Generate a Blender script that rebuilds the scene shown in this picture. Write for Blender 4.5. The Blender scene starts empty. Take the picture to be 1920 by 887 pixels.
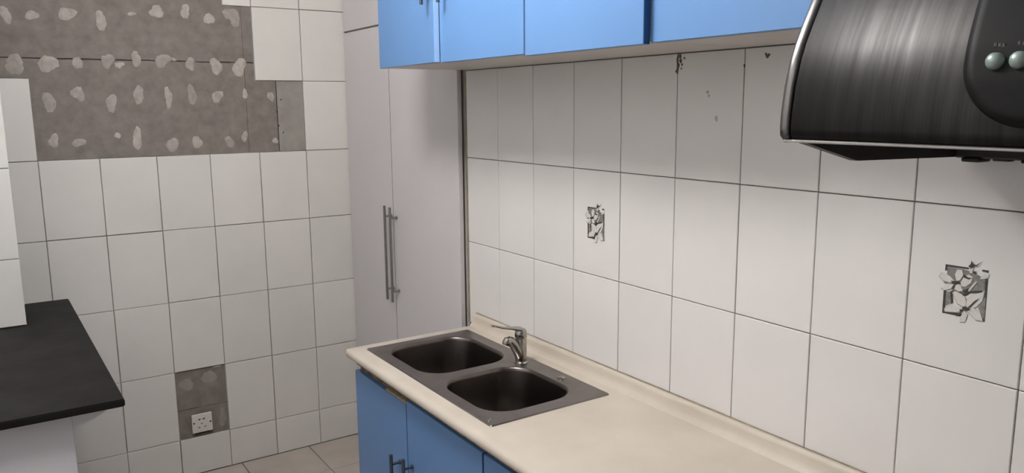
import bpy, bmesh, math, random
from mathutils import Vector, Matrix
random.seed(7)
R = math.radians
SC = bpy.context.scene
COL = SC.collection

# ------------------------------------------------------------------ camera
FPX, YAW, PITCH, ROLL = 1470.57, 0.585728, 0.166038, -0.0085313
CAM = Vector((-1.40296, -3.44481, 1.58))
def camera():
    f = Vector((math.sin(YAW)*math.cos(PITCH), math.cos(YAW)*math.cos(PITCH), -math.sin(PITCH)))
    r = Vector((math.cos(YAW), -math.sin(YAW), 0)); u = r.cross(f)
    r2 = r*math.cos(ROLL) + u*math.sin(ROLL); u2 = -r*math.sin(ROLL) + u*math.cos(ROLL)
    cd = bpy.data.cameras.new('camera'); cd.sensor_width = 36; cd.sensor_fit = 'HORIZONTAL'
    cd.lens = FPX/1920*36; cd.clip_start = .02
    o = bpy.data.objects.new('camera', cd); COL.objects.link(o)
    m = Matrix.Identity(4)
    for i in range(3):
        m[i][0] = r2[i]; m[i][1] = u2[i]; m[i][2] = -f[i]; m[i][3] = CAM[i]
    o.matrix_world = m; SC.camera = o
camera()

# ------------------------------------------------------------------ world, exposure
w = bpy.data.worlds.new('world'); SC.world = w; w.use_nodes = True
w.node_tree.nodes['Background'].inputs[0].default_value = (.75, .8, .9, 1)
w.node_tree.nodes['Background'].inputs[1].default_value = .05
SC.view_settings.view_transform = 'Standard'; SC.view_settings.look = 'None'
SC.view_settings.gamma = 1; SC.view_settings.use_curve_mapping = False
SC.view_settings.exposure = 0.0
LAMP_POS = (-1.05, -1.86, 2.46); LAMP_POWER = 69; LAMP_COLOR = (1.0, .968, .945); LAMP_RADIUS = .17      # hanging globe lamp, centre of its globe

# ------------------------------------------------------------------ materials
MATS = {}
def mat(name, col, rough=.5, metal=0., noise=0., nscale=8., bump=0., bscale=60., coat=0., rand=0., stretch=None, col2=None, aniso=0., spec=.5, emit=0.):
    if name in MATS: return MATS[name]
    m = bpy.data.materials.new(name); m.use_nodes = True; MATS[name] = m
    nt = m.node_tree; N = nt.nodes; L = nt.links; b = N['Principled BSDF']
    b.inputs['Roughness'].default_value = rough; b.inputs['Metallic'].default_value = metal
    b.inputs['Coat Weight'].default_value = coat; b.inputs['Coat Roughness'].default_value = .12
    b.inputs['Anisotropic'].default_value = aniso; b.inputs['Specular IOR Level'].default_value = spec
    c = (*col, 1); b.inputs['Base Color'].default_value = c
    tc = N.new('ShaderNodeTexCoord'); mp = N.new('ShaderNodeMapping')
    L.new(tc.outputs['Object'], mp.inputs['Vector'])
    if stretch: mp.inputs['Scale'].default_value = stretch
    oi = N.new('ShaderNodeObjectInfo')
    if rand:                                           # every piece samples its own bit of the pattern
        ad = N.new('ShaderNodeVectorMath'); ad.operation = 'ADD'
        sc = N.new('ShaderNodeMath'); sc.operation = 'MULTIPLY'; sc.inputs[1].default_value = 40
        L.new(oi.outputs['Random'], sc.inputs[0]); L.new(mp.outputs[0], ad.inputs[0]); L.new(sc.outputs[0], ad.inputs[1])
        vec = ad.outputs[0]
    else: vec = mp.outputs[0]
    colsock = None
    if noise:
        n = N.new('ShaderNodeTexNoise'); n.inputs['Scale'].default_value = nscale; n.inputs['Detail'].default_value = 6; n.inputs['Roughness'].default_value = .6
        L.new(vec, n.inputs['Vector'])
        mr = N.new('ShaderNodeMapRange'); mr.inputs['From Min'].default_value = .32; mr.inputs['From Max'].default_value = .68
        L.new(n.outputs['Fac'], mr.inputs['Value'])
        mx = N.new('ShaderNodeMix'); mx.data_type = 'RGBA'
        c2 = col2 or tuple(v*(1-noise) for v in col)
        mx.inputs[6].default_value = (*c2, 1); mx.inputs[7].default_value = c
        L.new(mr.outputs[0], mx.inputs[0]); colsock = mx.outputs[2]
        rr = N.new('ShaderNodeMapRange'); rr.inputs['To Min'].default_value = min(1, rough*1.15); rr.inputs['To Max'].default_value = rough*.9
        L.new(n.outputs['Fac'], rr.inputs['Value']); L.new(rr.outputs[0], b.inputs['Roughness'])
    if rand:
        hs = N.new('ShaderNodeHueSaturation'); mr2 = N.new('ShaderNodeMapRange')
        mr2.inputs['To Min'].default_value = 1-rand; mr2.inputs['To Max'].default_value = 1+rand
        L.new(oi.outputs['Random'], mr2.inputs['Value']); L.new(mr2.outputs[0], hs.inputs['Value'])
        hs.inputs['Color'].default_value = c
        if colsock: L.new(colsock, hs.inputs['Color'])
        colsock = hs.outputs[0]
    if colsock: L.new(colsock, b.inputs['Base Color'])
    if bump:
        n2 = N.new('ShaderNodeTexNoise'); n2.inputs['Scale'].default_value = bscale; n2.inputs['Detail'].default_value = 5
        L.new(vec, n2.inputs['Vector'])
        bp = N.new('ShaderNodeBump'); bp.inputs['Strength'].default_value = bump; bp.inputs['Distance'].default_value = .003
        L.new(n2.outputs['Fac'], bp.inputs['Height']); L.new(bp.outputs[0], b.inputs['Normal'])
    if emit:
        b.inputs['Emission Color'].default_value = c; b.inputs['Emission Strength'].default_value = emit
    return m

TILE   = mat('glazed_tile', (.74, .722, .703), .30, noise=.05, nscale=3, rand=.02, bump=.02, bscale=6)
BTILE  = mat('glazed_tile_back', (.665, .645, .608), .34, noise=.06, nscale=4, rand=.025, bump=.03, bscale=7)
GROUT  = mat('grout', (.24, .215, .19), .9, noise=.35, nscale=9)
BGROUT = mat('grout_back', (.40, .375, .35), .9, noise=.5, nscale=6)
CEMENT = mat('cement', (.225, .198, .174), .95, noise=.30, nscale=22, bump=.5, bscale=180)
CEMENT2= mat('cement_board', (.30, .28, .255), .9, noise=.25, nscale=12, bump=.2, bscale=120)
DAB    = mat('adhesive', (.41, .375, .335), .95, noise=.3, nscale=40, rand=.14, bump=.4, bscale=150)
DIMWALL= mat('dimmed_plaster', (.30, .29, .28), .8, noise=.08, nscale=3)  # dark colour for the unseen wall, chosen to lessen bounced light
PLASTER= mat('white_plaster', (.86, .85, .835), .8, noise=.05, nscale=3)
FLOORT = mat('floor_tile', (.46, .41, .365), .35, noise=.16, nscale=7, rand=.04)
FGROUT = mat('floor_grout', (.16, .13, .11), .9, noise=.3, nscale=12)
CLOSET = mat('closet_laminate', (.60, .575, .585), .32, noise=.04, nscale=3)
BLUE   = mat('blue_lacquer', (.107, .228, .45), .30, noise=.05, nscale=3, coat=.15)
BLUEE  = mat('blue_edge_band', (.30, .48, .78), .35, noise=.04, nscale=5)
BLUED  = mat('blue_edge_shade', (.022, .09, .27), .4, noise=.1, nscale=5)  # darker blue: shade on the near door edges put into the colour
CARC   = mat('white_melamine', (.62, .585, .545), .45, noise=.06, nscale=6)
WOOD   = mat('chipboard', (.30, .215, .12), .85, noise=.6, nscale=45, col2=(.07, .05, .03), bump=.4, bscale=120)
DARK   = mat('dark_gap', (.03, .026, .022), .9, noise=.3, nscale=20)
WORK   = mat('cream_worktop', (.58, .525, .45), .35, noise=.09, nscale=4, bump=.02, bscale=30, col2=(.50, .445, .37))
STEEL  = mat('sink_steel', (.27, .245, .235), .33, metal=1., noise=.22, nscale=14, stretch=(1, 1, 1))
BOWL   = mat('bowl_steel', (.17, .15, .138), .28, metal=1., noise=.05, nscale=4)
CHROME = mat('chrome', (.42, .40, .37), .2, metal=1., noise=.12, nscale=20)
HANDLE = mat('handle_nickel', (.36, .345, .34), .35, metal=1., noise=.15, nscale=60)
HANDLED= mat('handle_dull', (.10, .12, .16), .35, metal=.8, noise=.2, nscale=60)
STONE  = mat('black_stone', (.013, .012, .0105), .55, spec=.14, noise=.35, nscale=9, bump=.02, bscale=30)
PANELW = mat('white_panel', (.65, .63, .635), .5, noise=.04, nscale=4)
HOODM  = mat('hood_gunmetal', (.028, .0275, .027), .36, metal=.92, noise=.5, nscale=5, stretch=(1, 26, 1.2))
HOODE  = mat('hood_end_trim', (.17, .165, .16), .24, metal=1., noise=.1, nscale=12)
CHIP   = mat('pale_chipboard', (.42, .35, .24), .9, noise=.6, nscale=60, col2=(.2, .15, .09))
HOODT  = mat('hood_trim', (.36, .35, .34), .25, metal=1., noise=.1, nscale=30)
HOODB  = mat('hood_dark_inside', (.018, .017, .016), .6, noise=.4, nscale=20)
GLOSSB = mat('control_black', (.008, .008, .008), .45, noise=.2, nscale=8, spec=.12)
BUTTON = mat('button_green_grey', (.30, .37, .335), .35, metal=.35, noise=.15, nscale=80)
MARK   = mat('button_marking', (.075, .075, .078), .6, noise=.4, nscale=300)
SOCKET = mat('socket_plastic', (.66, .62, .575), .4, noise=.08, nscale=60)
PR0    = mat('print_black', (.06, .058, .052), .4, noise=.5, nscale=120)
PR1    = mat('print_grey', (.27, .26, .24), .4, noise=.45, nscale=120)
PR2    = mat('print_white', (.66, .645, .61), .35, noise=.12, nscale=150)
STAIN  = mat('rusty_residue', (.15, .12, .08), .9, noise=.6, nscale=90, bump=.5, bscale=200)
STAIN2 = mat('faint_residue', (.54, .51, .46), .8, noise=.4, nscale=90)
SEAL   = mat('old_sealant', (.33, .28, .20), .7, noise=.45, nscale=18)
LAMPM  = mat('lamp_globe', LAMP_COLOR, .5, emit=LAMP_POWER/(4*math.pi**2*LAMP_RADIUS**2))
LAMPB  = mat('lamp_body', (.8, .8, .8), .4, noise=.03)

# ------------------------------------------------------------------ helpers
def link(name, me, m=None, parent=None, loc=(0, 0, 0), rot=(0, 0, 0)):
    o = bpy.data.objects.new(name, me); COL.objects.link(o)
    if m is not None and me is not None and len(me.materials) == 0:
        for q in (m if isinstance(m, (list, tuple)) else [m]): me.materials.append(q)
    o.location = loc; o.rotation_euler = rot
    if parent is not None: o.parent = parent
    return o
def tag(o, label, cat=None, group=None, kind=None):
    o['label'] = label
    if cat: o['category'] = cat
    if group: o['group'] = group
    if kind: o['kind'] = kind
    return o
def struct(name, bm, m, label, cat):
    return tag(obj(name, bm, m), label, cat, kind='structure')
def empty(name, label, cat, loc=(0, 0, 0), group=None):
    o = bpy.data.objects.new(name, None); COL.objects.link(o); o.location = loc; o.empty_display_size = .1
    return tag(o, label, cat, group)
def mesh(bm, name, smooth=False):
    bmesh.ops.recalc_face_normals(bm, faces=bm.faces[:])
    if smooth:
        for f in bm.faces: f.smooth = True
        for e in bm.edges:
            if len(e.link_faces) == 2 and e.calc_face_angle() > R(38): e.smooth = False
    me = bpy.data.meshes.new(name); bm.to_mesh(me); bm.free(); return me
def obj(name, bm, m, parent=None, smooth=False, loc=(0, 0, 0)):
    return link(name, mesh(bm, name, smooth), m, parent, loc)
def box(bm, a, b, bev=0., seg=1, mi=0):
    x0, x1 = sorted((a[0], b[0])); y0, y1 = sorted((a[1], b[1])); z0, z1 = sorted((a[2], b[2]))
    r = bmesh.ops.create_cube(bm, size=1)
    for v in r['verts']:
        v.co = Vector((x0+(v.co.x+.5)*(x1-x0), y0+(v.co.y+.5)*(y1-y0), z0+(v.co.z+.5)*(z1-z0)))
    fs = list({f for v in r['verts'] for f in v.link_faces})
    for f in fs: f.material_index = mi
    if bev:
        es = list({e for v in r['verts'] for e in v.link_edges})
        q = bmesh.ops.bevel(bm, geom=es, offset=bev, segments=seg, affect='EDGES', profile=.5)
        for f in q['faces']: f.material_index = mi
    return bm
def B(a, b, bev=0., seg=1):
    return box(bmesh.new(), a, b, bev, seg)
def ring(bm, pts): return [bm.verts.new(p) for p in pts]
def bridge(bm, a, b, closed=True, mi=0):
    n = len(a)
    for i in range(n if closed else n-1):
        j = (i+1) % n
        try: bm.faces.new((a[i], a[j], b[j], b[i])).material_index = mi
        except ValueError: pass
def tube(bm, path, radii, seg=14, cap=True):
    path = [Vector(p) for p in path]; prev = None; up = None
    if not isinstance(radii, (list, tuple)): radii = [radii]*len(path)
    rings = []
    for i, p in enumerate(path):
        t = (path[min(i+1, len(path)-1)] - path[max(i-1, 0)]).normalized()
        if up is None: up = Vector((0, 0, 1)) if abs(t.z) < .9 else Vector((0, 1, 0))
        s = t.cross(up).normalized(); up = s.cross(t).normalized()
        rad = radii[i]; ra, rb = rad if isinstance(rad, tuple) else (rad, rad)
        rings.append(ring(bm, [p + s*math.cos(k*2*math.pi/seg)*ra + up*math.sin(k*2*math.pi/seg)*rb for k in range(seg)]))
    for a, b in zip(rings, rings[1:]): bridge(bm, a, b)
    if cap: bm.faces.new(rings[0]); bm.faces.new(rings[-1])
    return bm
def lathe(bm, prof, c, seg=20):
    rings = [ring(bm, [(c[0]+r*math.cos(k*2*math.pi/seg), c[1]+r*math.sin(k*2*math.pi/seg), c[2]+z) for k in range(seg)]) for r, z in prof]
    for a, b in zip(rings, rings[1:]): bridge(bm, a, b)
    bm.faces.new(rings[0]); bm.faces.new(rings[-1]); return bm
def prism(bm, poly, axis, lo, hi, mi=0):
    """poly in the two axes other than `axis` (in order), extruded lo..hi"""
    def P(q, t):
        v = list(q); v.insert(axis, t); return v
    a = ring(bm, [P(q, lo) for q in poly]); b = ring(bm, [P(q, hi) for q in poly])
    bridge(bm, a, b, mi=mi); bm.faces.new(a).material_index = mi; bm.faces.new(b).material_index = mi
    return bm

# a tile lies in its own x (width), y (height) plane with its glazed face towards +z; origin at the lower left corner of its back
_tile = {}
def tile_mesh(w, h, t, c=.0012):
    k = (round(w, 4), round(h, 4), t)
    if k not in _tile:
        bm = bmesh.new()
        a = ring(bm, [(0, 0, 0), (w, 0, 0), (w, h, 0), (0, h, 0)])
        b = ring(bm, [(0, 0, t-c), (w, 0, t-c), (w, h, t-c), (0, h, t-c)])
        d = ring(bm, [(c, c, t), (w-c, c, t), (w-c, h-c, t), (c, h-c, t)])
        bridge(bm, a, b); bridge(bm, b, d); bm.faces.new(d)
        _tile[k] = mesh(bm, 'tile')
    return _tile[k]
ROT_RIGHT = (R(90), 0, R(-90))       # face looks to -X, its x runs to -Y, its y runs up
ROT_BACK = (R(90), 0, 0)             # face looks to -Y, its x runs to +X, its y runs up

# ================================================================== the setting
CEIL = 2.64; LEFT = -2.10; REAR = -4.70
TT = .008                                             # tile thickness
floor = struct('floor', B((LEFT, REAR, -.06), (.62, .02, -.006)), FGROUT, 'beige tiled kitchen floor with dark joints', 'floor')
ceiling = struct('ceiling', B((LEFT, REAR, CEIL), (.62, .02, CEIL+.06)), PLASTER, 'plain white ceiling above the kitchen', 'ceiling')
wall_back = struct('wall_back', B((LEFT, TT, -.06), (.62, .11, CEIL)), BGROUT, 'far wall of white tiles with a bare cement area', 'wall')
wall_right = struct('wall_right', B((TT, REAR, -.06), (.11, -1.036, CEIL)), GROUT, 'white tiled wall above the worktop', 'wall')
wall_left = struct('wall_left', B((LEFT-.1, REAR, -.06), (LEFT, .02, CEIL)), PLASTER, 'plain white wall on the left of the room', 'wall')
wall_front = struct('wall_front', B((LEFT, REAR-.1, -.06), (.62, REAR, CEIL)), DIMWALL, 'unseen wall behind the viewer, coloured dark to cut bounce light', 'wall')
wall_pillar = struct('wall_pillar', B((LEFT, -.350, -.02), (-1.356, TT, CEIL)), GROUT, 'white tiled pillar standing on the black counter', 'pillar')

# floor tiles
FX, FY = .309, .30
for i in range(-1, 7):
    for j in range(-1, 16):
        x0, x1 = max(LEFT, -.28-FX*(i+1)), min(0, -.28-FX*i); y1, y0 = min(-.001, -.295-FY*j+FY*0), max(REAR, -.295-FY*(j+1))
        if x1-x0 < .02 or y1-y0 < .02: continue
        link('floor_tile', tile_mesh(x1-x0-.003, y1-y0-.003, .006), FLOORT, floor, (x0+.0015, y0+.0015, -.006))

# right wall: 200 x 300 tiles
RW, RY0 = .2019, -1.0492
GAP = .0022
decor = {}
rows = [(.80, 1.0993), (1.0993, 1.3993), (1.3993, 1.6993), (1.6993, 1.9993)]
for r, (z0, z1) in enumerate(rows):
    for i in range(0, 16):
        ya = RY0-RW*i; yb = ya-RW
        t = link('tile', tile_mesh(RW-GAP, z1-z0-GAP, TT), TILE, wall_right,
                 (TT+random.uniform(-.0004, .0004), ya-GAP/2, z0+GAP/2), ROT_RIGHT)
        decor[(r, i)] = t
# strip of old sealant where tiles meet the cupboard
obj('sealant', B((.001, -1.0485, .80), (TT, -1.037, 1.70), .001), SEAL, wall_right)

# back wall: rows and columns, some tiles gone
BW, BX0 = .2066, -1.2517
BZ = [0, .167, .472, .777, 1.082, 1.387, 1.692, 1.997, 2.302, CEIL]
BC = [-1.349] + [BX0+BW*i for i in range(6)] + [-.004]
GB = .003
for r in range(len(BZ)-1):
    for c in range(len(BC)-1):
        z0, z1, x0, x1 = BZ[r], BZ[r+1], BC[c], BC[c+1]
        if r == 1 and c == 3: continue                 # hole with the socket
        if r == 5 and 1 <= c <= 5: continue
        if r == 6 and c <= 4: continue
        if r >= 7 and c <= 3: continue
        if r == 7 and c == 4: x0 = -.542
        if r == 8 and c == 4: x0 = -.542
        link('tile', tile_mesh(x1-x0-GB, z1-z0-GB*.8, TT), BTILE, wall_back,
             (x0+GB/2+random.uniform(-.0006, .0006), TT+random.uniform(-.0007, .0004), z0+GB*.4+random.uniform(-.0006, .0006)), ROT_BACK)
# bare cement: screed sections parted by cracks
def crack(x0, x1, z, n=26):                            # uneven edge along a crack
    return [(x0+(x1-x0)*k/n, z+(random.uniform(-.0016, .0012) if 0 < k < n else 0)) for k in range(n+1)]
def cem(poly, d=.003, m=CEMENT):
    return obj('cement_section', prism(bmesh.new(), poly, 1, TT-d, TT+.004), m, wall_back)
XR = BC[5]-.001                                        # -.426
cem(crack(-1.349, -.4677, 1.7685)+[(-.4677, 1.996), (-.543, 1.996), (-.543, CEIL-.001), (-1.349, CEIL-.001)])
cem(crack(-.4665, XR, 1.7685, 3)+[(XR, 1.996), (-.4665, 1.996)])
cem([(-1.349, 1.694), (-1.2515, 1.694), (-1.2515, 1.389), (-.4677, 1.389)]+crack(-.4677, -1.349, 1.7645))
cem([(-.4662, 1.389), (-.3388, 1.389), (-.3388, 1.6905), (XR, 1.6905)]+crack(XR, -.4662, 1.7645, 3), .0032)
cem([(-.3352, 1.389), (BC[6]-.001, 1.389), (BC[6]-.001, 1.6905), (-.3352, 1.6905)], .0045, CEMENT2)
cem(crack(BC[3]+.001, BC[4]-.001, .2995, 8)+[(BC[4]-.001, .471), (BC[3]+.001, .471)], .001)
cem([(BC[3]+.001, .168), (BC[4]-.001, .168)]+crack(BC[4]-.001, BC[3]+.001, .2970, 8), .001)
for a_, b_ in (((-1.349, 1.762), (XR, 1.771)), ((-.469, 1.389), (-.465, 1.996)), ((-.340, 1.389), (-.334, 1.6905)), ((BC[3]+.001, .295), (BC[4]-.001, .301))):
    obj('crack', B((a_[0], TT-.0006, a_[1]), (b_[0], TT+.002, b_[1])), DARK, wall_back)
# pin holes in the board
for x, z in ((-.318, 1.612), (-.316, 1.47), (-.338, 1.56), (-.334, 1.5)):
    obj('pin_hole', lathe(bmesh.new(), [(.0035, 0), (.0028, .0012)], (0, 0, 0), 8), DARK, wall_back).matrix_local = Matrix.Translation((x, TT-.0043, z)) @ Matrix.Rotation(R(90), 4, 'X')

DABS = [(-1.302, 1.915, 0.018, 0.03), (-1.221, 1.92, 0.02, 0.021), (-1.106, 1.932, 0.031, 0.024), (-0.995, 1.913, 0.022, 0.033), (-0.885, 1.943, 0.015, 0.009), (-0.794, 1.957, 0.03, 0.022), (-0.687, 1.964, 0.022, 0.026), (-0.596, 1.939, 0.021, 0.025), (-0.502, 1.956, 0.031, 0.037), (-1.292, 1.74, 0.036, 0.035), (-1.185, 1.749, 0.033, 0.032), (-1.088, 1.753, 0.017, 0.025), (-0.984, 1.762, 0.023, 0.029), (-0.945, 1.747, 0.02, 0.013), (-0.882, 1.77, 0.019, 0.031), (-0.785, 1.767, 0.029, 0.029), (-0.743, 1.773, 0.012, 0.006), (-0.682, 1.758, 0.02, 0.025), (-0.58, 1.748, 0.026, 0.033), (-0.487, 1.746, 0.03, 0.036), (-1.195, 1.606, 0.025, 0.037), (-1.097, 1.636, 0.022, 0.03), (-0.984, 1.601, 0.02, 0.037), (-0.884, 1.637, 0.022, 0.028), (-0.775, 1.623, 0.016, 0.04), (-0.685, 1.636, 0.021, 0.033), (-0.583, 1.627, 0.023, 0.024), (-0.47, 1.636, 0.014, 0.019), (-1.193, 1.46, 0.021, 0.025), (-1.11, 1.451, 0.023, 0.018), (-0.973, 1.474, 0.011, 0.015), (-0.903, 1.461, 0.02, 0.042), (-0.774, 1.432, 0.028, 0.027), (-0.677, 1.438, 0.023, 0.025), (-0.547, 1.436, 0.022, 0.021), (-0.484, 1.455, 0.015, 0.023)]
FLOWER = [
  (0, [(-36.2, 43.6), (4.5, 44.0), (3.9, 40.8), (-32.5, 39.5), (-32.8, 32.5), (-36.4, 31.8)]),
  (0, [(26.1, 44.3), (36.9, 44.4), (36.9, 40.1), (26.3, 40.9)]),
  (0, [(33.2, 29.3), (37.2, 29.7), (37.8, -45.8), (34.6, -45.7)]),
  (0, [(-35.7, -3.9), (-31.1, -3.8), (-30.5, -40.1), (-18.3, -40.1), (-0.7, -40.1), (-1.1, -45.4), (-35.2, -45.6)]),
  (1, [(-31.0, -5.2), (-21.0, -3.3), (-18.7, -24.3), (-30.6, -31.2)]),
  (1, [(-20.6, -1.8), (-4.6, -3.9), (2.3, -6.9), (8.2, 0.4), (33.1, 8.6), (32.9, 28.9), (11.5, 37.0), (-3.3, 39.6), (-32.4, 39.0), (-32.2, 25.9), (-13.9, 8.2)]),
  (1, [(24.8, -23.8), (36.4, -2.6), (37.3, -43.3), (32.1, -34.2)]),
  (0, [(-22.3, -2.1), (-13.2, -0.4), (-4.7, -3.0), (1.2, -3.6), (8.0, 2.9), (30.0, 8.0), (28.8, 4.1), (9.9, -1.0), (2.3, -7.7), (-6.1, -5.9), (-22.0, -5.6)]),
  (0, [(-23.9, -3.3), (-20.0, -3.4), (-17.6, -24.0), (-21.1, -26.5)]),
  (2, [(4.1, -28.2), (-9.6, -23.3), (-19.8, -5.2), (-14.8, -1.5), (-4.5, -4.8), (1.7, -9.6), (4.8, -17.6)]),
  (2, [(4.7, -26.3), (5.3, -13.2), (16.4, -1.1), (33.0, 6.1), (30.8, -10.5), (21.5, -22.8), (10.7, -28.9)]),
  (2, [(2.7, -31.1), (-9.9, -39.1), (-30.1, -41.8), (-31.8, -36.8), (-22.6, -29.0), (-5.8, -28.2)]),
  (2, [(5.9, -31.0), (16.8, -24.6), (28.5, -29.9), (34.9, -44.8), (23.4, -45.6), (11.3, -36.2)]),
  (2, [(2.8, -32.9), (8.7, -40.3), (5.4, -53.3), (-2.8, -55.1), (-2.0, -44.4)]),
  (2, [(-16.9, 14.6), (-26.1, 23.5), (-40.9, 27.9), (-45.4, 20.0), (-38.0, 13.4), (-26.0, 12.1)]),
  (2, [(-18.3, 10.9), (-28.3, 9.9), (-40.3, -0.3), (-34.9, -3.7), (-23.4, 1.2)]),
  (2, [(-14.3, 12.5), (-16.8, 2.4), (-9.8, -1.4), (-2.6, 1.7), (-7.5, 11.2)]),
  (2, [(-14.6, 16.8), (-18.1, 28.4), (-14.7, 37.6), (-6.5, 38.2), (-4.1, 29.1), (-9.0, 19.6)]),
  (2, [(-5.7, 9.8), (0.9, 9.3), (9.9, 17.9), (12.2, 28.6), (5.4, 32.5), (-2.2, 26.0), (-7.1, 16.5)]),
  (2, [(4.5, 43.5), (11.7, 43.9), (11.6, 36.2), (6.9, 34.5)]),
  (2, [(24.4, 27.4), (27.7, 34.7), (38.2, 40.0), (38.0, 33.2), (31.4, 28.6)]),
  (2, [(5.5, 3.3), (17.6, 21.9), (20.8, 22.0), (8.8, 2.2)]),
  (0, [(-23.8, 16.0), (-16.2, 16.2), (-9.7, 17.7), (-8.5, 13.6), (-14.1, 10.3), (-20.8, 10.4)]),
  (0, [(-3.4, 31.0), (5.1, 26.5), (12.4, 26.9), (6.2, 23.2), (-2.1, 25.2)]),
  (0, [(-2.6, 1.7), (7.5, 8.8), (6.7, -1.7), (1.3, -5.3)]),
  (0, [(-0.9, -28.4), (3.0, -25.0), (7.1, -25.8), (14.0, -29.6), (6.1, -33.0), (0.4, -33.4)]),
  (0, [(8.8, -26.3), (19.0, -12.1), (26.5, -6.3), (20.8, -14.3), (10.6, -27.7)]),
  (0, [(-5.5, -32.9), (1.8, -30.5), (-4.4, -45.0), (-11.0, -46.4), (-2.6, -36.7)]),
  (0, [(8.1, 57.7), (11.1, 51.4), (16.8, 50.7), (12.3, 46.5), (7.8, 43.2), (3.4, 46.7), (7.1, 50.8)]),
  (0, [(15.3, 49.6), (27.1, 59.9), (16.7, 47.8)]),
  (0, [(10.6, 38.6), (17.7, 39.8), (16.6, 34.5), (13.3, 35.6)]),
  (1, [(-36.2, 12.0), (-28.6, 12.5), (-29.2, 10.3), (-36.0, 9.7)]),
]

def dab(x, z, rx, rz, y=TT-.003, h=.0035, m=DAB, parent=wall_back, name='adhesive_dab'):
    bm = bmesh.new(); n = 20; ph = random.uniform(0, 6.28); k1 = random.uniform(.08, .2); k2 = random.uniform(.05, .13)
    tail = random.choice([0, 0, .5, .9]) if rz > rx else random.choice([0, 0, .4]); ta = random.uniform(4.2, 5.2)
    rr = []
    for k in range(n):
        a = k*2*math.pi/n
        q = .92 + k1*math.sin(2*a+ph) + k2*math.sin(3*a+2*ph) + random.uniform(-.06, .06) + tail*.5*max(0, math.cos(a-ta))**8
        q *= random.choice((1, 1, 1, .93, 1.07))
        rr.append((math.cos(a)*rx*q*1.06, math.sin(a)*rz*q*1.06))
    r0 = ring(bm, [(x+u, y+.0005, z+v) for u, v in rr])
    r1 = ring(bm, [(x+u*.86, y-h*.75*random.uniform(.6, 1.1), z+v*.86) for u, v in rr])
    r2 = ring(bm, [(x+u*.45, y-h*random.uniform(.5, 1.2), z+v*.45) for u, v in rr])
    bridge(bm, r0, r1); bridge(bm, r1, r2); bm.faces.new(r2)
    return obj(name, bm, m, parent, smooth=True)
for x, z, rx, rz in DABS: dab(x, z, rx, rz)
dab(-.362, 1.625, .016, .022); dab(-.352, 1.435, .013, .016, h=.002)
dab(-.795, .41, .028, .032, TT-.001, .0015, CEMENT2); dab(-.70, .425, .032, .03, TT-.001, .0015, CEMENT2); dab(-.655, .235, .018, .035, TT-.001, .001, CEMENT2)
dab(-.665, .466, .022, .004, TT-.001, .004, DAB)

# pillar tiles
for r in range(4, len(BZ)-1):
    z0, z1 = BZ[r], BZ[r+1]
    if r == 3: continue
    for i in range(4):
        x1 = -1.351-.2*i
        if x1-.2 < LEFT: continue
        if z1 <= .85: continue
        link('tile', tile_mesh(.2-GB*.7, z1-max(z0, .851)-GB*.7, TT), BTILE, wall_pillar, (x1-.2+GB/2, -.350, max(z0, .851)+GB/2), ROT_BACK)
for i in range(4):
    x1 = -1.351-.2*i
    if x1-.2 >= LEFT: link('tile', tile_mesh(.2-GB*.7, 1.082-.851-GB*.7, TT), BTILE, wall_pillar, (x1-.2+GB/2, -.350, .851+GB/2), ROT_BACK)

# flower prints on two tiles (flat print, one per tile)
def flower(tile, yc, zc):
    bm = bmesh.new()
    for k, (sh, pts) in enumerate(FLOWER):
        off = .0003 + .00006*k
        if sh == 2 and k < 19:                          # soft outline round a petal
            cu = sum(p_[0] for p_ in pts)/len(pts); cv = sum(p_[1] for p_ in pts)/len(pts)
            bm.faces.new(ring(bm, [((cu+(u-cu)*1.09+.2)/1000, (cv+(v-cv)*1.09-.5)/1000, off-.00003) for u, v in pts])).material_index = 1
        # tile space: x to -Y, y up, z out
        vs = ring(bm, [((u)/1000, (v)/1000, off) for u, v in pts])
        try: bm.faces.new(vs).material_index = sh
        except ValueError: pass
    bmesh.ops.triangulate(bm, faces=bm.faces[:])
    for f in bm.faces:
        f.normal_update()
        if f.normal.z < 0: f.normal_flip()
    me = bpy.data.meshes.new('flower_print'); bm.to_mesh(me); bm.free()
    for m in (PR0, PR1, PR2): me.materials.append(m)
    o = link('flower_print', me, None, tile)
    o.location = (-(yc-tile.location.y), zc-tile.location.z, TT)
    o['label'] = 'dark grey lily flowers printed in a small frame'
flower(decor[(1, 3)], -1.757, 1.250)
flower(decor[(1, 8)], -2.766, 1.250)
flower(decor[(1, 13)], -3.775, 1.250)

# residue marks on the right wall
def smear(y, z, ry, rz, m=STAIN, h=.0012, name='residue'):
    o = dab(0, 0, ry, rz, 0, h, m, wall_right, name)
    o.matrix_local = Matrix.Translation((0, y, z)) @ Matrix.Rotation(R(-90), 4, 'Z')
for a in ((-2.058, 1.685, .004, .013), (-2.060, 1.668, .005, .008), (-2.0575, 1.659, .004, .006), (-2.068, 1.681, .004, .007), (-2.073, 1.672, .003, .003),
          (-2.071, 1.663, .0025, .0025), (-2.0535, 1.657, .0025, .0025), (-2.066, 1.692, .005, .005), (-2.080, 1.687, .003, .003)):
    smear(*a)
for a in ((-2.322, 1.679, .006, .005), (-2.317, 1.683, .003, .003), (-2.2605, 1.661, .0025, .004), (-2.160, 1.597, .003, .005), (-2.185, 1.545, .004, .008), (-2.156, 1.606, .004, .004)):
    smear(*a, m=STAIN2 if a[1] < 1.65 else STAIN)

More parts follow.
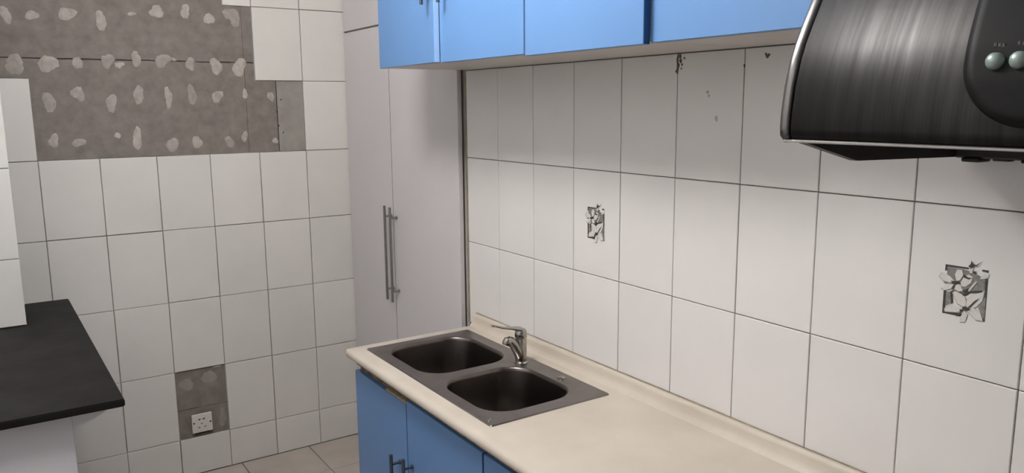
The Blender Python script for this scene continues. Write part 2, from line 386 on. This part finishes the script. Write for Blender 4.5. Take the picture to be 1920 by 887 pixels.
# ================================================================== tall built-in cupboard
def bar_handle(parent, p, length, proj, r=.0055, m=HANDLE, inset=.045, d=(-1, 0, 0)):
    """vertical bar on two posts; p = middle of the mounting line on the door face"""
    d = Vector(d); p = Vector(p); bm = bmesh.new()
    tube(bm, [p+d*proj+Vector((0, 0, -length/2)), p+d*proj+Vector((0, 0, length/2))], r, 12)
    for s in (-1, 1):
        q = p+Vector((0, 0, s*(length/2-inset)))
        tube(bm, [q, q+d*proj], r*.8, 10)
        tube(bm, [q+d*.0003, q+d*.004], r*1.35, 12)
    return obj('handle', bm, m, parent, smooth=True)
cup = empty('tall_cupboard', 'tall grey-white built-in cupboard with long bar handles in the corner', 'cupboard', (.25, -.52, 0))
def L(o): # keep world placement under an empty that is moved
    o.location -= o.parent.location; return o
FXC = -.022
L(obj('carcass', box(box(box(box(B((.02, -1.026, 0), (.60, -1.008, CEIL-.002)), (.02, -.020, 0), (.60, -.003, CEIL-.002)), (.585, -1.008, 0), (.60, -.02, CEIL-.002)), (-.0005, -1.008, 1.893), (.585, -.02, 1.905)), (.02, -1.008, 0), (.585, -.02, .06)), CARC, cup))
L(obj('face_frame', box(box(B((.006, -1.024, 0), (.02, -.985, CEIL-.003)), (-.004, -.045, 0), (.02, -.001, CEIL-.003)), (-.003, -.985, 1.86), (.02, -.045, 1.94)), CARC, cup))
L(obj('gap_shade_strip', B((-.0046, -.486, .03), (-.002, -.456, CEIL-.02)), DARK, cup))  # dark strip added behind the doors, stands in for shade in their gap
d1 = L(obj('door', B((FXC, -.4695, .03), (-.005, -.006, 1.9035), .0012), CLOSET, cup))
d1.data.materials.append(DARK)  # near edge coloured dark so the gap between the doors looks shaded
for f_ in d1.data.polygons:
    if f_.normal.y < -.5: f_.material_index = 1
d2 = L(obj('door', B((FXC-.001, -1.026, .03), (-.005, -.4725, 1.9035), .0012), CLOSET, cup))
d3 = L(obj('door', B((FXC, -.4695, 1.911), (-.005, -.006, CEIL-.02), .0012), CLOSET, cup)); d3['label'] = 'small upper door'
d4 = L(obj('door', B((FXC, -1.026, 1.911), (-.005, -.4725, CEIL-.02), .0012), CLOSET, cup)); d4['label'] = 'small upper door'
bar_handle(d1, (FXC, -.452, .972), .40, .032); bar_handle(d2, (FXC-.001, -.506, .970), .40, .032)

# ================================================================== blue wall cabinets
TOPZ = 2.42
def wall_cabinet(label, y1, y0, doors, face, z0=1.700, bottom=1.700, group='blue wall cabinets'):
    e = empty('wall_cabinet', label, 'cabinet', (-.15, (y0+y1)/2, z0), group)
    back = -.004; t = .017; fx = face+.019
    bm = box(box(box(box(box(bmesh.new(), (fx, y1, z0), (back, y1-t, TOPZ)), (fx, y0, z0), (back, y0+t, TOPZ)), (fx, y1-t, z0), (back, y0+t, z0+t)), (fx, y1-t, TOPZ-t), (back, y0+t, TOPZ)), (back-.005, y1-t, z0+t), (back, y0+t, TOPZ-t))
    L(obj('carcass', bm, CARC, e))
    return e
def blue_door(e, y1, y0, z0, z1, face, t=.018, ang=0., tilt=0., edge=BLUEE, side='far'):
    """door hung at its far edge; its near side takes the edge colour"""
    bm = bmesh.new(); w = y1-y0
    box(bm, (-t, -w, z0), (0, 0, z1), .0012)
    for f in bm.faces:
        if f.normal.y < -.9: f.material_index = 1
    o = link('door', mesh(bm, 'door'), [BLUE, edge], e)
    o.matrix_parent_inverse = Matrix.Identity(4)
    o.location = Vector((face+t, y1, 0)) - e.location
    o.rotation_euler = (tilt, 0, -ang)
    return o
wc1 = wall_cabinet('blue wall cabinet beside the tall cupboard with its left door ajar', -1.062, -1.882, 2, -.328)
wd = blue_door(wc1, -1.064, -1.466, 1.699, TOPZ, -.328, ang=R(2.3)); wd2 = blue_door(wc1, -1.470, -1.880, 1.698, TOPZ, -.328)
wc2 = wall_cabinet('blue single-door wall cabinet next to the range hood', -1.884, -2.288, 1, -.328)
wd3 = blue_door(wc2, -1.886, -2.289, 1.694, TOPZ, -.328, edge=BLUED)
wc3 = wall_cabinet('blue wall cabinet above the range hood, set slightly back', -2.2895, -3.44, 2, -.310)
blue_door(wc3, -2.2898, -2.865, 1.697, TOPZ, -.310); blue_door(wc3, -2.869, -3.438, 1.697, TOPZ, -.310)
for d, yy in ((wd, -.385), (wd2, -.045)):
    bar_handle(d, (-.018, yy, 1.935), .16, .028, .005, HANDLED, .03)
bar_handle(wd3, (-.018, -.38, 1.935), .16, .028, .005, HANDLED, .03)

# ================================================================== worktop
WZ = .805; FAR = -1.096; NEAR = -3.55; HX0, HX1, HY0, HY1 = -.425, -.092, -1.175, -1.885
LO, LRD = -.502, .016
prof = [(-.002, WZ), (HX1, WZ), (HX0, WZ), (LO+LRD+.006, WZ)]
for k in range(1, 8):                                  # rolled front edge
    a = R(90)-math.pi*k/7
    prof.append((LO+LRD-LRD*math.cos(a), WZ-LRD+LRD*math.sin(a)))
prof += [(LO+LRD+.006, WZ-2*LRD), (LO+LRD+.008, WZ-.028), (HX0, WZ-.028), (HX1, WZ-.028), (-.002, WZ-.028)]
def station(bm, y, ins=0.):
    return ring(bm, [(max(x, LO+ins), y, max(min(z, WZ-ins*.8), WZ-2*LRD+ins*.6)) for x, z in prof])
bm = bmesh.new()
ys = [(FAR, .009), (FAR-.003, .004), (FAR-.010, 0), (HY0, 0), (HY1, 0), (NEAR, 0)]
st = [station(bm, y, i) for y, i in ys]; n = len(prof)
for k, (a, b) in enumerate(zip(st, st[1:])):
    for i in range(n):
        j = (i+1) % n
        if ys[k][0] == HY0 and i in (1, n-3): continue   # the cut-out for the sink
        bm.faces.new((a[i], a[j], b[j], b[i]))
for i in (1,):                                          # walls of the cut-out
    for k in (3, 4): bm.faces.new((st[k][1], st[k][2], st[k][n-3], st[k][n-2]))
bm.faces.new((st[3][1], st[4][1], st[4][n-2], st[3][n-2])); bm.faces.new((st[3][2], st[4][2], st[4][n-3], st[3][n-3]))
bm.faces.new(st[0]); bm.faces.new(st[-1])
worktop = tag(obj('worktop', bm, WORK, smooth=True), 'cream worktop with rolled front edge and low upstand', 'worktop')
up = [(-.0005, WZ-.002), (-.0005, .843), (-.004, .846), (-.012, .846), (-.0165, .842), (-.018, .835), (-.0195, .822), (-.025, .811), (-.034, WZ+.0003), (-.034, WZ-.002)]
bm = bmesh.new(); a = ring(bm, [(x, FAR-.002, z) for x, z in up]); b = ring(bm, [(x, FAR-.012, z) for x, z in up]); c = ring(bm, [(x, NEAR, z) for x, z in up])
for v in a: v.co.z = min(v.co.z, .841); v.co.x = max(v.co.x, -.030)
bridge(bm, a, b); bridge(bm, b, c); bm.faces.new(a); bm.faces.new(c)
obj('upstand', bm, WORK, worktop, smooth=True)
obj('joint_line', B((-.0042, FAR-.004, .8455), (-.0004, NEAR, .8475)), SEAL, worktop)
obj('substrate_edge', B((-.464, FAR-.005, .7455), (-.448, NEAR, WZ-.0285)), WOOD, worktop)

# ================================================================== sink
SX0, SX1, SY0, SY1 = -.447, -.070, -1.151, -1.904
def rrect(x0, x1, y0, y1, r, seg=8):
    x0, x1 = sorted((x0, x1)); y0, y1 = sorted((y0, y1)); P = []
    for cx, cy, a0 in ((x1-r, y1-r, 0), (x0+r, y1-r, 90), (x0+r, y0+r, 180), (x1-r, y0+r, 270)):
        for k in range(seg+1):
            a = R(a0+90*k/seg); P.append((cx+r*math.cos(a), cy+r*math.sin(a)))
    return P
bowls = [(-.412, -.112, -1.186, -1.508), (-.415, -.128, -1.552, -1.858)]
sink = empty('kitchen_sink', 'dark stainless steel double-bowl sink set into the cream worktop', 'sink', (-.26, -1.53, WZ))
SZ = WZ+.0035
bm = bmesh.new(); edges = []
outer = ring(bm, [(x, y, SZ) for x, y in rrect(SX0, SX1, SY0, SY1, .006, 3)])
loops = [outer]
for b_ in bowls: loops.append(ring(bm, [(x, y, SZ) for x, y in rrect(*b_, .085)]))
for lp in loops:
    for i in range(len(lp)): edges.append(bm.edges.new((lp[i], lp[(i+1) % len(lp)])))
bmesh.ops.triangle_fill(bm, use_beauty=True, edges=edges)
skirt = ring(bm, [(v.co.x+(.002 if v.co.x < -.25 else -.002)*-1, v.co.y+(.002 if v.co.y > -1.5 else -.002), WZ+.0003) for v in outer])
bridge(bm, outer, skirt)
L(obj('rim', bm, STEEL, sink, smooth=True))
for k, b_ in enumerate(bowls):
    bm = bmesh.new(); cx = (b_[0]+b_[1])/2; cy = (b_[2]+b_[3])/2; prev = None
    for ins, z in ((0, SZ), (.002, SZ-.0008), (.0045, SZ-.004), (.006, SZ-.012), (.014, .70), (.020, .665), (.030, .648), (.048, .640), (.075, .6375)):
        x0, x1 = b_[0]+ins, b_[1]-ins; y1, y0 = b_[2]-ins, b_[3]+ins
        q = ring(bm, [(x, y, z) for x, y in rrect(x0, x1, y0, y1, max(.03, .085-ins*.5))])
        if prev: bridge(bm, prev, q)
        prev = q
    dr = ring(bm, [(cx+.036*math.cos(2*math.pi*i/36+R(5)), cy+.036*math.sin(2*math.pi*i/36+R(5)), .635) for i in range(36)])
    bridge(bm, prev, dr); bm.faces.new(dr)
    o = L(obj('bowl', bm, BOWL, sink, smooth=True))
    obj('drain', lathe(bmesh.new(), [(.034, 0), (.034, .0022), (.026, .0022), (.022, -.0005), (.008, -.0005), (.006, .002)], (cx, cy, .6355)), CHROME, o, smooth=True)
L(obj('tap_hole_cap', lathe(bmesh.new(), [(.012, 0), (.0115, .003), (.008, .0055), (.002, .0062)], (-.103, -1.735, SZ)), CHROME, sink, smooth=True))
L(obj('clip_bump', lathe(bmesh.new(), [(.007, -.001), (.006, .0012), (.002, .002)], (-.432, -1.872, SZ)), CHROME, sink, smooth=True))

# ================================================================== tap
TX, TY = -.119, -1.553
tap = empty('mixer_tap', 'chrome single-lever mixer tap on the sink between both bowls', 'tap', (TX, TY, SZ))
L(obj('base_ring', lathe(bmesh.new(), [(.0215, 0), (.0215, .003), (.019, .005), (.0175, .0065)], (TX, TY, SZ)), CHROME, tap, smooth=True))
L(obj('body', lathe(bmesh.new(), [(.0175, .004), (.0175, .075), (.0168, .077), (.0168, .079), (.0185, .081), (.019, .092), (.0175, .100), (.013, .106), (.005, .109)], (TX, TY, SZ)), CHROME, tap, smooth=True))
bm = bmesh.new()
tube(bm, [(TX-.004, TY, SZ+.018), (TX-.014, TY-.001, SZ+.040), (TX-.027, TY-.002, SZ+.062), (TX-.039, TY-.003, SZ+.075), (TX-.048, TY-.003, SZ+.079)], [(.0135, .014), (.014, .016), (.0145, .0165), (.0145, .0145), (.013, .012)], 16)
sp = L(obj('spout', bm, CHROME, tap, smooth=True))
bm = bmesh.new()
tube(bm, [(TX-.041, TY-.003, SZ+.083), (TX-.048, TY-.003, SZ+.079), (TX-.053, TY-.003, SZ+.072), (TX-.056, TY-.003, SZ+.065)], [.009, .0145, .0145, .0115], 16)
obj('aerator', bm, CHROME, sp, smooth=True).location = Vector((0, 0, 0))
bm = bmesh.new()
tube(bm, [(TX+.012, TY, SZ+.098), (TX-.005, TY, SZ+.106), (TX-.030, TY+.001, SZ+.1125), (TX-.065, TY+.002, SZ+.120), (TX-.090, TY+.003, SZ+.129), (TX-.101, TY+.003, SZ+.131), (TX-.106, TY+.003, SZ+.131)],
     [(.010, .006), (.0155, .008), (.011, .0055), (.0085, .0035), (.0085, .0033), (.0075, .003), (.003, .0015)], 14)
L(obj('lever', bm, CHROME, tap, smooth=True))

# ================================================================== blue base cabinets
def base_cabinet(label, y1, y0):
    e = empty('base_cabinet', label, 'cabinet', (-.25, (y0+y1)/2, 0), 'blue base cabinets')
    t = .017; bx = -.012; fx = -.450; zt = .7445
    bm = box(box(box(box(bmesh.new(), (fx, y1, .0), (bx, y1-t, zt)), (fx, y0, .0), (bx, y0+t, zt)), (fx, y1-t, .085), (bx, y0+t, .10)), (bx-.006, y1-t, .1), (bx, y0+t, zt))
    L(obj('carcass', bm, CARC, e))
    L(obj('gap_shade_rail', B((fx-.0015, y1-.0005, zt-.05), (fx+.016, y0+.0005, zt)), WOOD, e))  # dark strip added to paint the shade in the gap above the doors
    L(obj('plinth', B((-.41, y1-t, 0), (-.395, y0+t, .085)), DARK, e))
    return e
bc1 = base_cabinet('blue two-door base cabinet under the sink', -1.100, -1.899)
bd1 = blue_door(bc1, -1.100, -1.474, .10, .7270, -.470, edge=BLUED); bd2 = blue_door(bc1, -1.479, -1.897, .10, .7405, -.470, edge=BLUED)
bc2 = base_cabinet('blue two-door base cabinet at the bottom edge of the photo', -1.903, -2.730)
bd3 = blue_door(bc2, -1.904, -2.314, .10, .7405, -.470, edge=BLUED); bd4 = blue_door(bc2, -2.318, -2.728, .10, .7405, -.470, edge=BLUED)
for d, yy, zz in ((bd1, -.325, .487), (bd2, -.030, .505), (bd3, -.365, .50), (bd4, -.040, .50)):
    bar_handle(d, (-.018, yy, zz), .15, .030, .0055, HANDLED, .03)
obj('chipped_edge', B((-.0165, -.372, .7268), (-.002, -.235, .7350), .0015), CHIP, bd1)['label'] = 'chipped pale chipboard edge'

# ================================================================== black stone counter on the left
cnt = empty('stone_counter', 'black stone-topped counter with white base left of the far wall', 'counter', (-1.65, -.8, 0))
L(obj('base_panel', B((LEFT+.002, -1.272, 0), (-1.293, -.36, .8295), .002), PANELW, cnt))
bm = prism(bmesh.new(), [(LEFT+.001, -1.312), (-1.176, -1.312), (-1.199, -.001), (-1.3475, -.001), (-1.3475, -.3605), (LEFT+.001, -.3605)], 2, .830, .850)
bmesh.ops.bevel(bm, geom=[e for e in bm.edges if abs(e.verts[0].co.z-e.verts[1].co.z) < .001], offset=.003, segments=2, affect='EDGES')
L(obj('stone_top', bm, STONE, cnt))
bm = prism(bmesh.new(), [(-1.293, .8295), (-1.200, .8295), (-1.220, .812), (-1.25, .797), (-1.275, .788), (-1.293, .785)], 1, -1.270, -1.240)
L(obj('bracket', bm, PANELW, cnt))

# ================================================================== socket
soc = empty('wall_socket', 'white five-hole wall socket in the bare cement patch', 'socket', (-.746, TT, .232))
SQ = .042
L(obj('back_box', B((-.775, -.004, .182), (-.715, TT+.001, .270), .001), DARK, soc))
pl = L(obj('plate', B((-.746-SQ, -.013, .232-SQ), (-.746+SQ, -.004, .232+SQ), .003, 2), SOCKET, soc))
for x, z, w_, h_, a in ((-.757, .250, .010, .005, 30), (-.739, .250, .010, .005, 30), (-.780, .236, .007, .006, 0), (-.712, .232, .008, .006, 20), (-.748, .230, .008, .003, 0), (-.760, .214, .010, .003, -30), (-.735, .214, .010, .003, 30)):
    o = obj('slot', B((-w_/2, -.0005, -h_/2), (w_/2, .0004, h_/2)), DARK, pl); o.location = (x, -.0131, z); o.rotation_euler = (0, R(-a), 0)

# ================================================================== range hood
hood = empty('range_hood', 'black steel range hood with curved front and control knobs', 'range hood', (-.25, -3.07, 1.49))
HY_F, HY_N = -2.742, -3.400
HP = [(-.489, 1.5300), (-.4945, 1.5355), (-.4955, 1.545), (-.4945, 1.565), (-.4895, 1.602), (-.480, 1.638), (-.471, 1.660), (-.458, 1.686), (-.440, 1.719), (-.415, 1.752), (-.382, 1.780), (-.350, 1.792), (-.333, 1.794)]
def hx(z):
    for (xa, za), (xb, zb) in zip(HP, HP[1:]):
        if za <= z <= zb: return xa+(xb-xa)*(z-za)/(zb-za)
    return HP[-1][0]
def shell(y_a, y_b, off=0., ends=.004):
    bm = bmesh.new()
    def off_prof(d):
        out = []
        for i, (x, z) in enumerate(HP):
            a = Vector(HP[max(i-1, 0)]); b = Vector(HP[min(i+1, len(HP)-1)]); t = (b-a).normalized(); nn = Vector((-t.y, t.x))
            out.append((x+nn.x*d, z+nn.y*d))
        return out
    rs = []
    for y, d in ((y_a, off-ends), (y_a-ends*.35, off-ends*.35), (y_a-ends, off), (y_b+ends, off), (y_b+ends*.35, off-ends*.35), (y_b, off-ends)):
        rs.append(ring(bm, [(x, y, z) for x, z in off_prof(d)]))
    for a, b in zip(rs, rs[1:]): bridge(bm, a, b, closed=False)
    bk = [ring(bm, [(x, y, z) for x, z in off_prof(off-.014)]) for y in (y_a, y_b)]
    bridge(bm, rs[0], bk[0], closed=False); bridge(bm, rs[-1], bk[1], closed=False); bridge(bm, bk[0], bk[1], closed=False)
    for i in (0, -1):
        bm.faces.new([r[i] for r in rs]+[bk[1][i], bk[0][i]])
    return bm
L(obj('front_panel', shell(HY_F-.0175, HY_N+.0175, 0, .003), HOODM, hood, smooth=True))
L(obj('end_trim', shell(HY_F, HY_F-.0160, .0005, .004), HOODE, hood, smooth=True)); L(obj('end_trim', shell(HY_N+.016, HY_N, .0005, .004), HOODE, hood, smooth=True))
endp = [(-.480, 1.531), (-.328, 1.494), (-.016, 1.487), (-.016, 1.692), (-.333, 1.692), (-.333, 1.788)] + [(x+.012, z-.004) for x, z in reversed(HP[3:-1])] + [(-.482, 1.545)]
L(obj('end_plate', prism(bmesh.new(), endp, 1, HY_F-.014, HY_F-.001), HOODB, hood)); L(obj('end_plate', prism(bmesh.new(), endp, 1, HY_N+.001, HY_N+.014), HOODB, hood))
L(obj('back_channel', B((-.055, HY_F-.014, 1.487), (-.016, HY_N+.014, 1.56), .003), HOODB, hood))
L(obj('filter_panel', prism(bmesh.new(), [(-.470, 1.545), (-.25, 1.60), (-.05, 1.55), (-.05, 1.56), (-.25, 1.612), (-.470, 1.556)], 1, HY_F-.014, HY_N+.014), HOODB, hood))
L(obj('top_cover', box(B((-.334, HY_F-.014, 1.680), (-.016, HY_N+.014, 1.692)), (-.345, HY_F-.014, 1.692), (-.332, HY_N+.014, 1.790)), HOODB, hood))
L(obj('lip', B((-.4930, HY_F-.006, 1.5265), (-.478, HY_N+.006, 1.5305), .0012), HOODT, hood))
L(obj('oil_drip', box(box(B((-.060, -2.770, 1.481), (-.022, -2.800, 1.488), .002), (-.058, -2.86, 1.483), (-.03, -2.90, 1.488), .002), (-.05, -2.815, 1.484), (-.03, -2.84, 1.488), .001), HOODB, hood))
# control panel bulging from the front
CY, CZ, CR, CTOP = -3.0545, 1.628, .0775, 1.775
bm = bmesh.new(); rows_ = []; NZ, NU = 34, 28
for i in range(NZ+1):
    t = i/NZ
    z = CZ-CR*math.cos(t*2*math.pi/2) if t < .5 else CZ+(CTOP-CZ)*(t-.5)*2
    z = CZ-CR*math.cos(min(t*2, 1)*math.pi/2) if t < .5 else z
    wd_ = CR*math.sin(min(t*2, 1)*math.pi/2)+.0002 if t < .5 else CR+.010*((t-.5)*2)
    row = []
    for k in range(NU+1):
        u = math.sin((k/NU*2-1)*math.pi/2); y = u*wd_
        d = CR-math.hypot(y, z-CZ) if z < CZ else wd_-abs(y)
        s = max(0, min(1, d/.014)); h = .010*(1-(1-s)**2.2)
        row.append((hx(z)-h+.0008, CY-y, z))
    rows_.append(ring(bm, row))
for a, b in zip(rows_, rows_[1:]): bridge(bm, a, b, closed=False)
cp = L(obj('control_panel', bm, GLOSSB, hood, smooth=True))
for k in range(4):
    y = -3.0155-.0238*k; z = 1.622; x = hx(z)-.0095
    b_ = bmesh.new()
    tube(b_, [(x+.004, y, z), (x-.003, y, z), (x-.0062, y, z), (x-.0084, y, z), (x-.0092, y, z)], [.0093, .0093, .0078, .0045, .001], 18)
    obj('button', b_, BUTTON, cp, smooth=True)
    b_ = bmesh.new()
    for q in (-.0045, -.0005, .0040):
        zz = 1.6395+q*.15; box(b_, (hx(zz)-.0098, y+q-.0014, zz-.0018), (hx(zz)-.0090, y+q+.0014, zz+.0018))
    obj('button_marking', b_, MARK, cp)

# ================================================================== hanging globe lamp (the room's light)
lamp = empty('pendant_lamp', 'white globe lamp hanging from the ceiling in mid-kitchen', 'lamp', LAMP_POS)
LR = LAMP_RADIUS
obj('ceiling_rose', lathe(bmesh.new(), [(.05, CEIL-LAMP_POS[2]-.001), (.05, CEIL-LAMP_POS[2]-.02), (.02, CEIL-LAMP_POS[2]-.03)], (0, 0, 0), 24), LAMPB, lamp, smooth=True)
obj('cord', tube(bmesh.new(), [(0, 0, LR*.98), (0, 0, CEIL-LAMP_POS[2]-.025)], .004, 8), LAMPB, lamp, smooth=True)
obj('globe', lathe(bmesh.new(), [(LR*math.sin(math.pi*k/16), -LR*math.cos(math.pi*k/16)) for k in range(1, 16)], (0, 0, 0), 28), LAMPM, lamp, smooth=True)
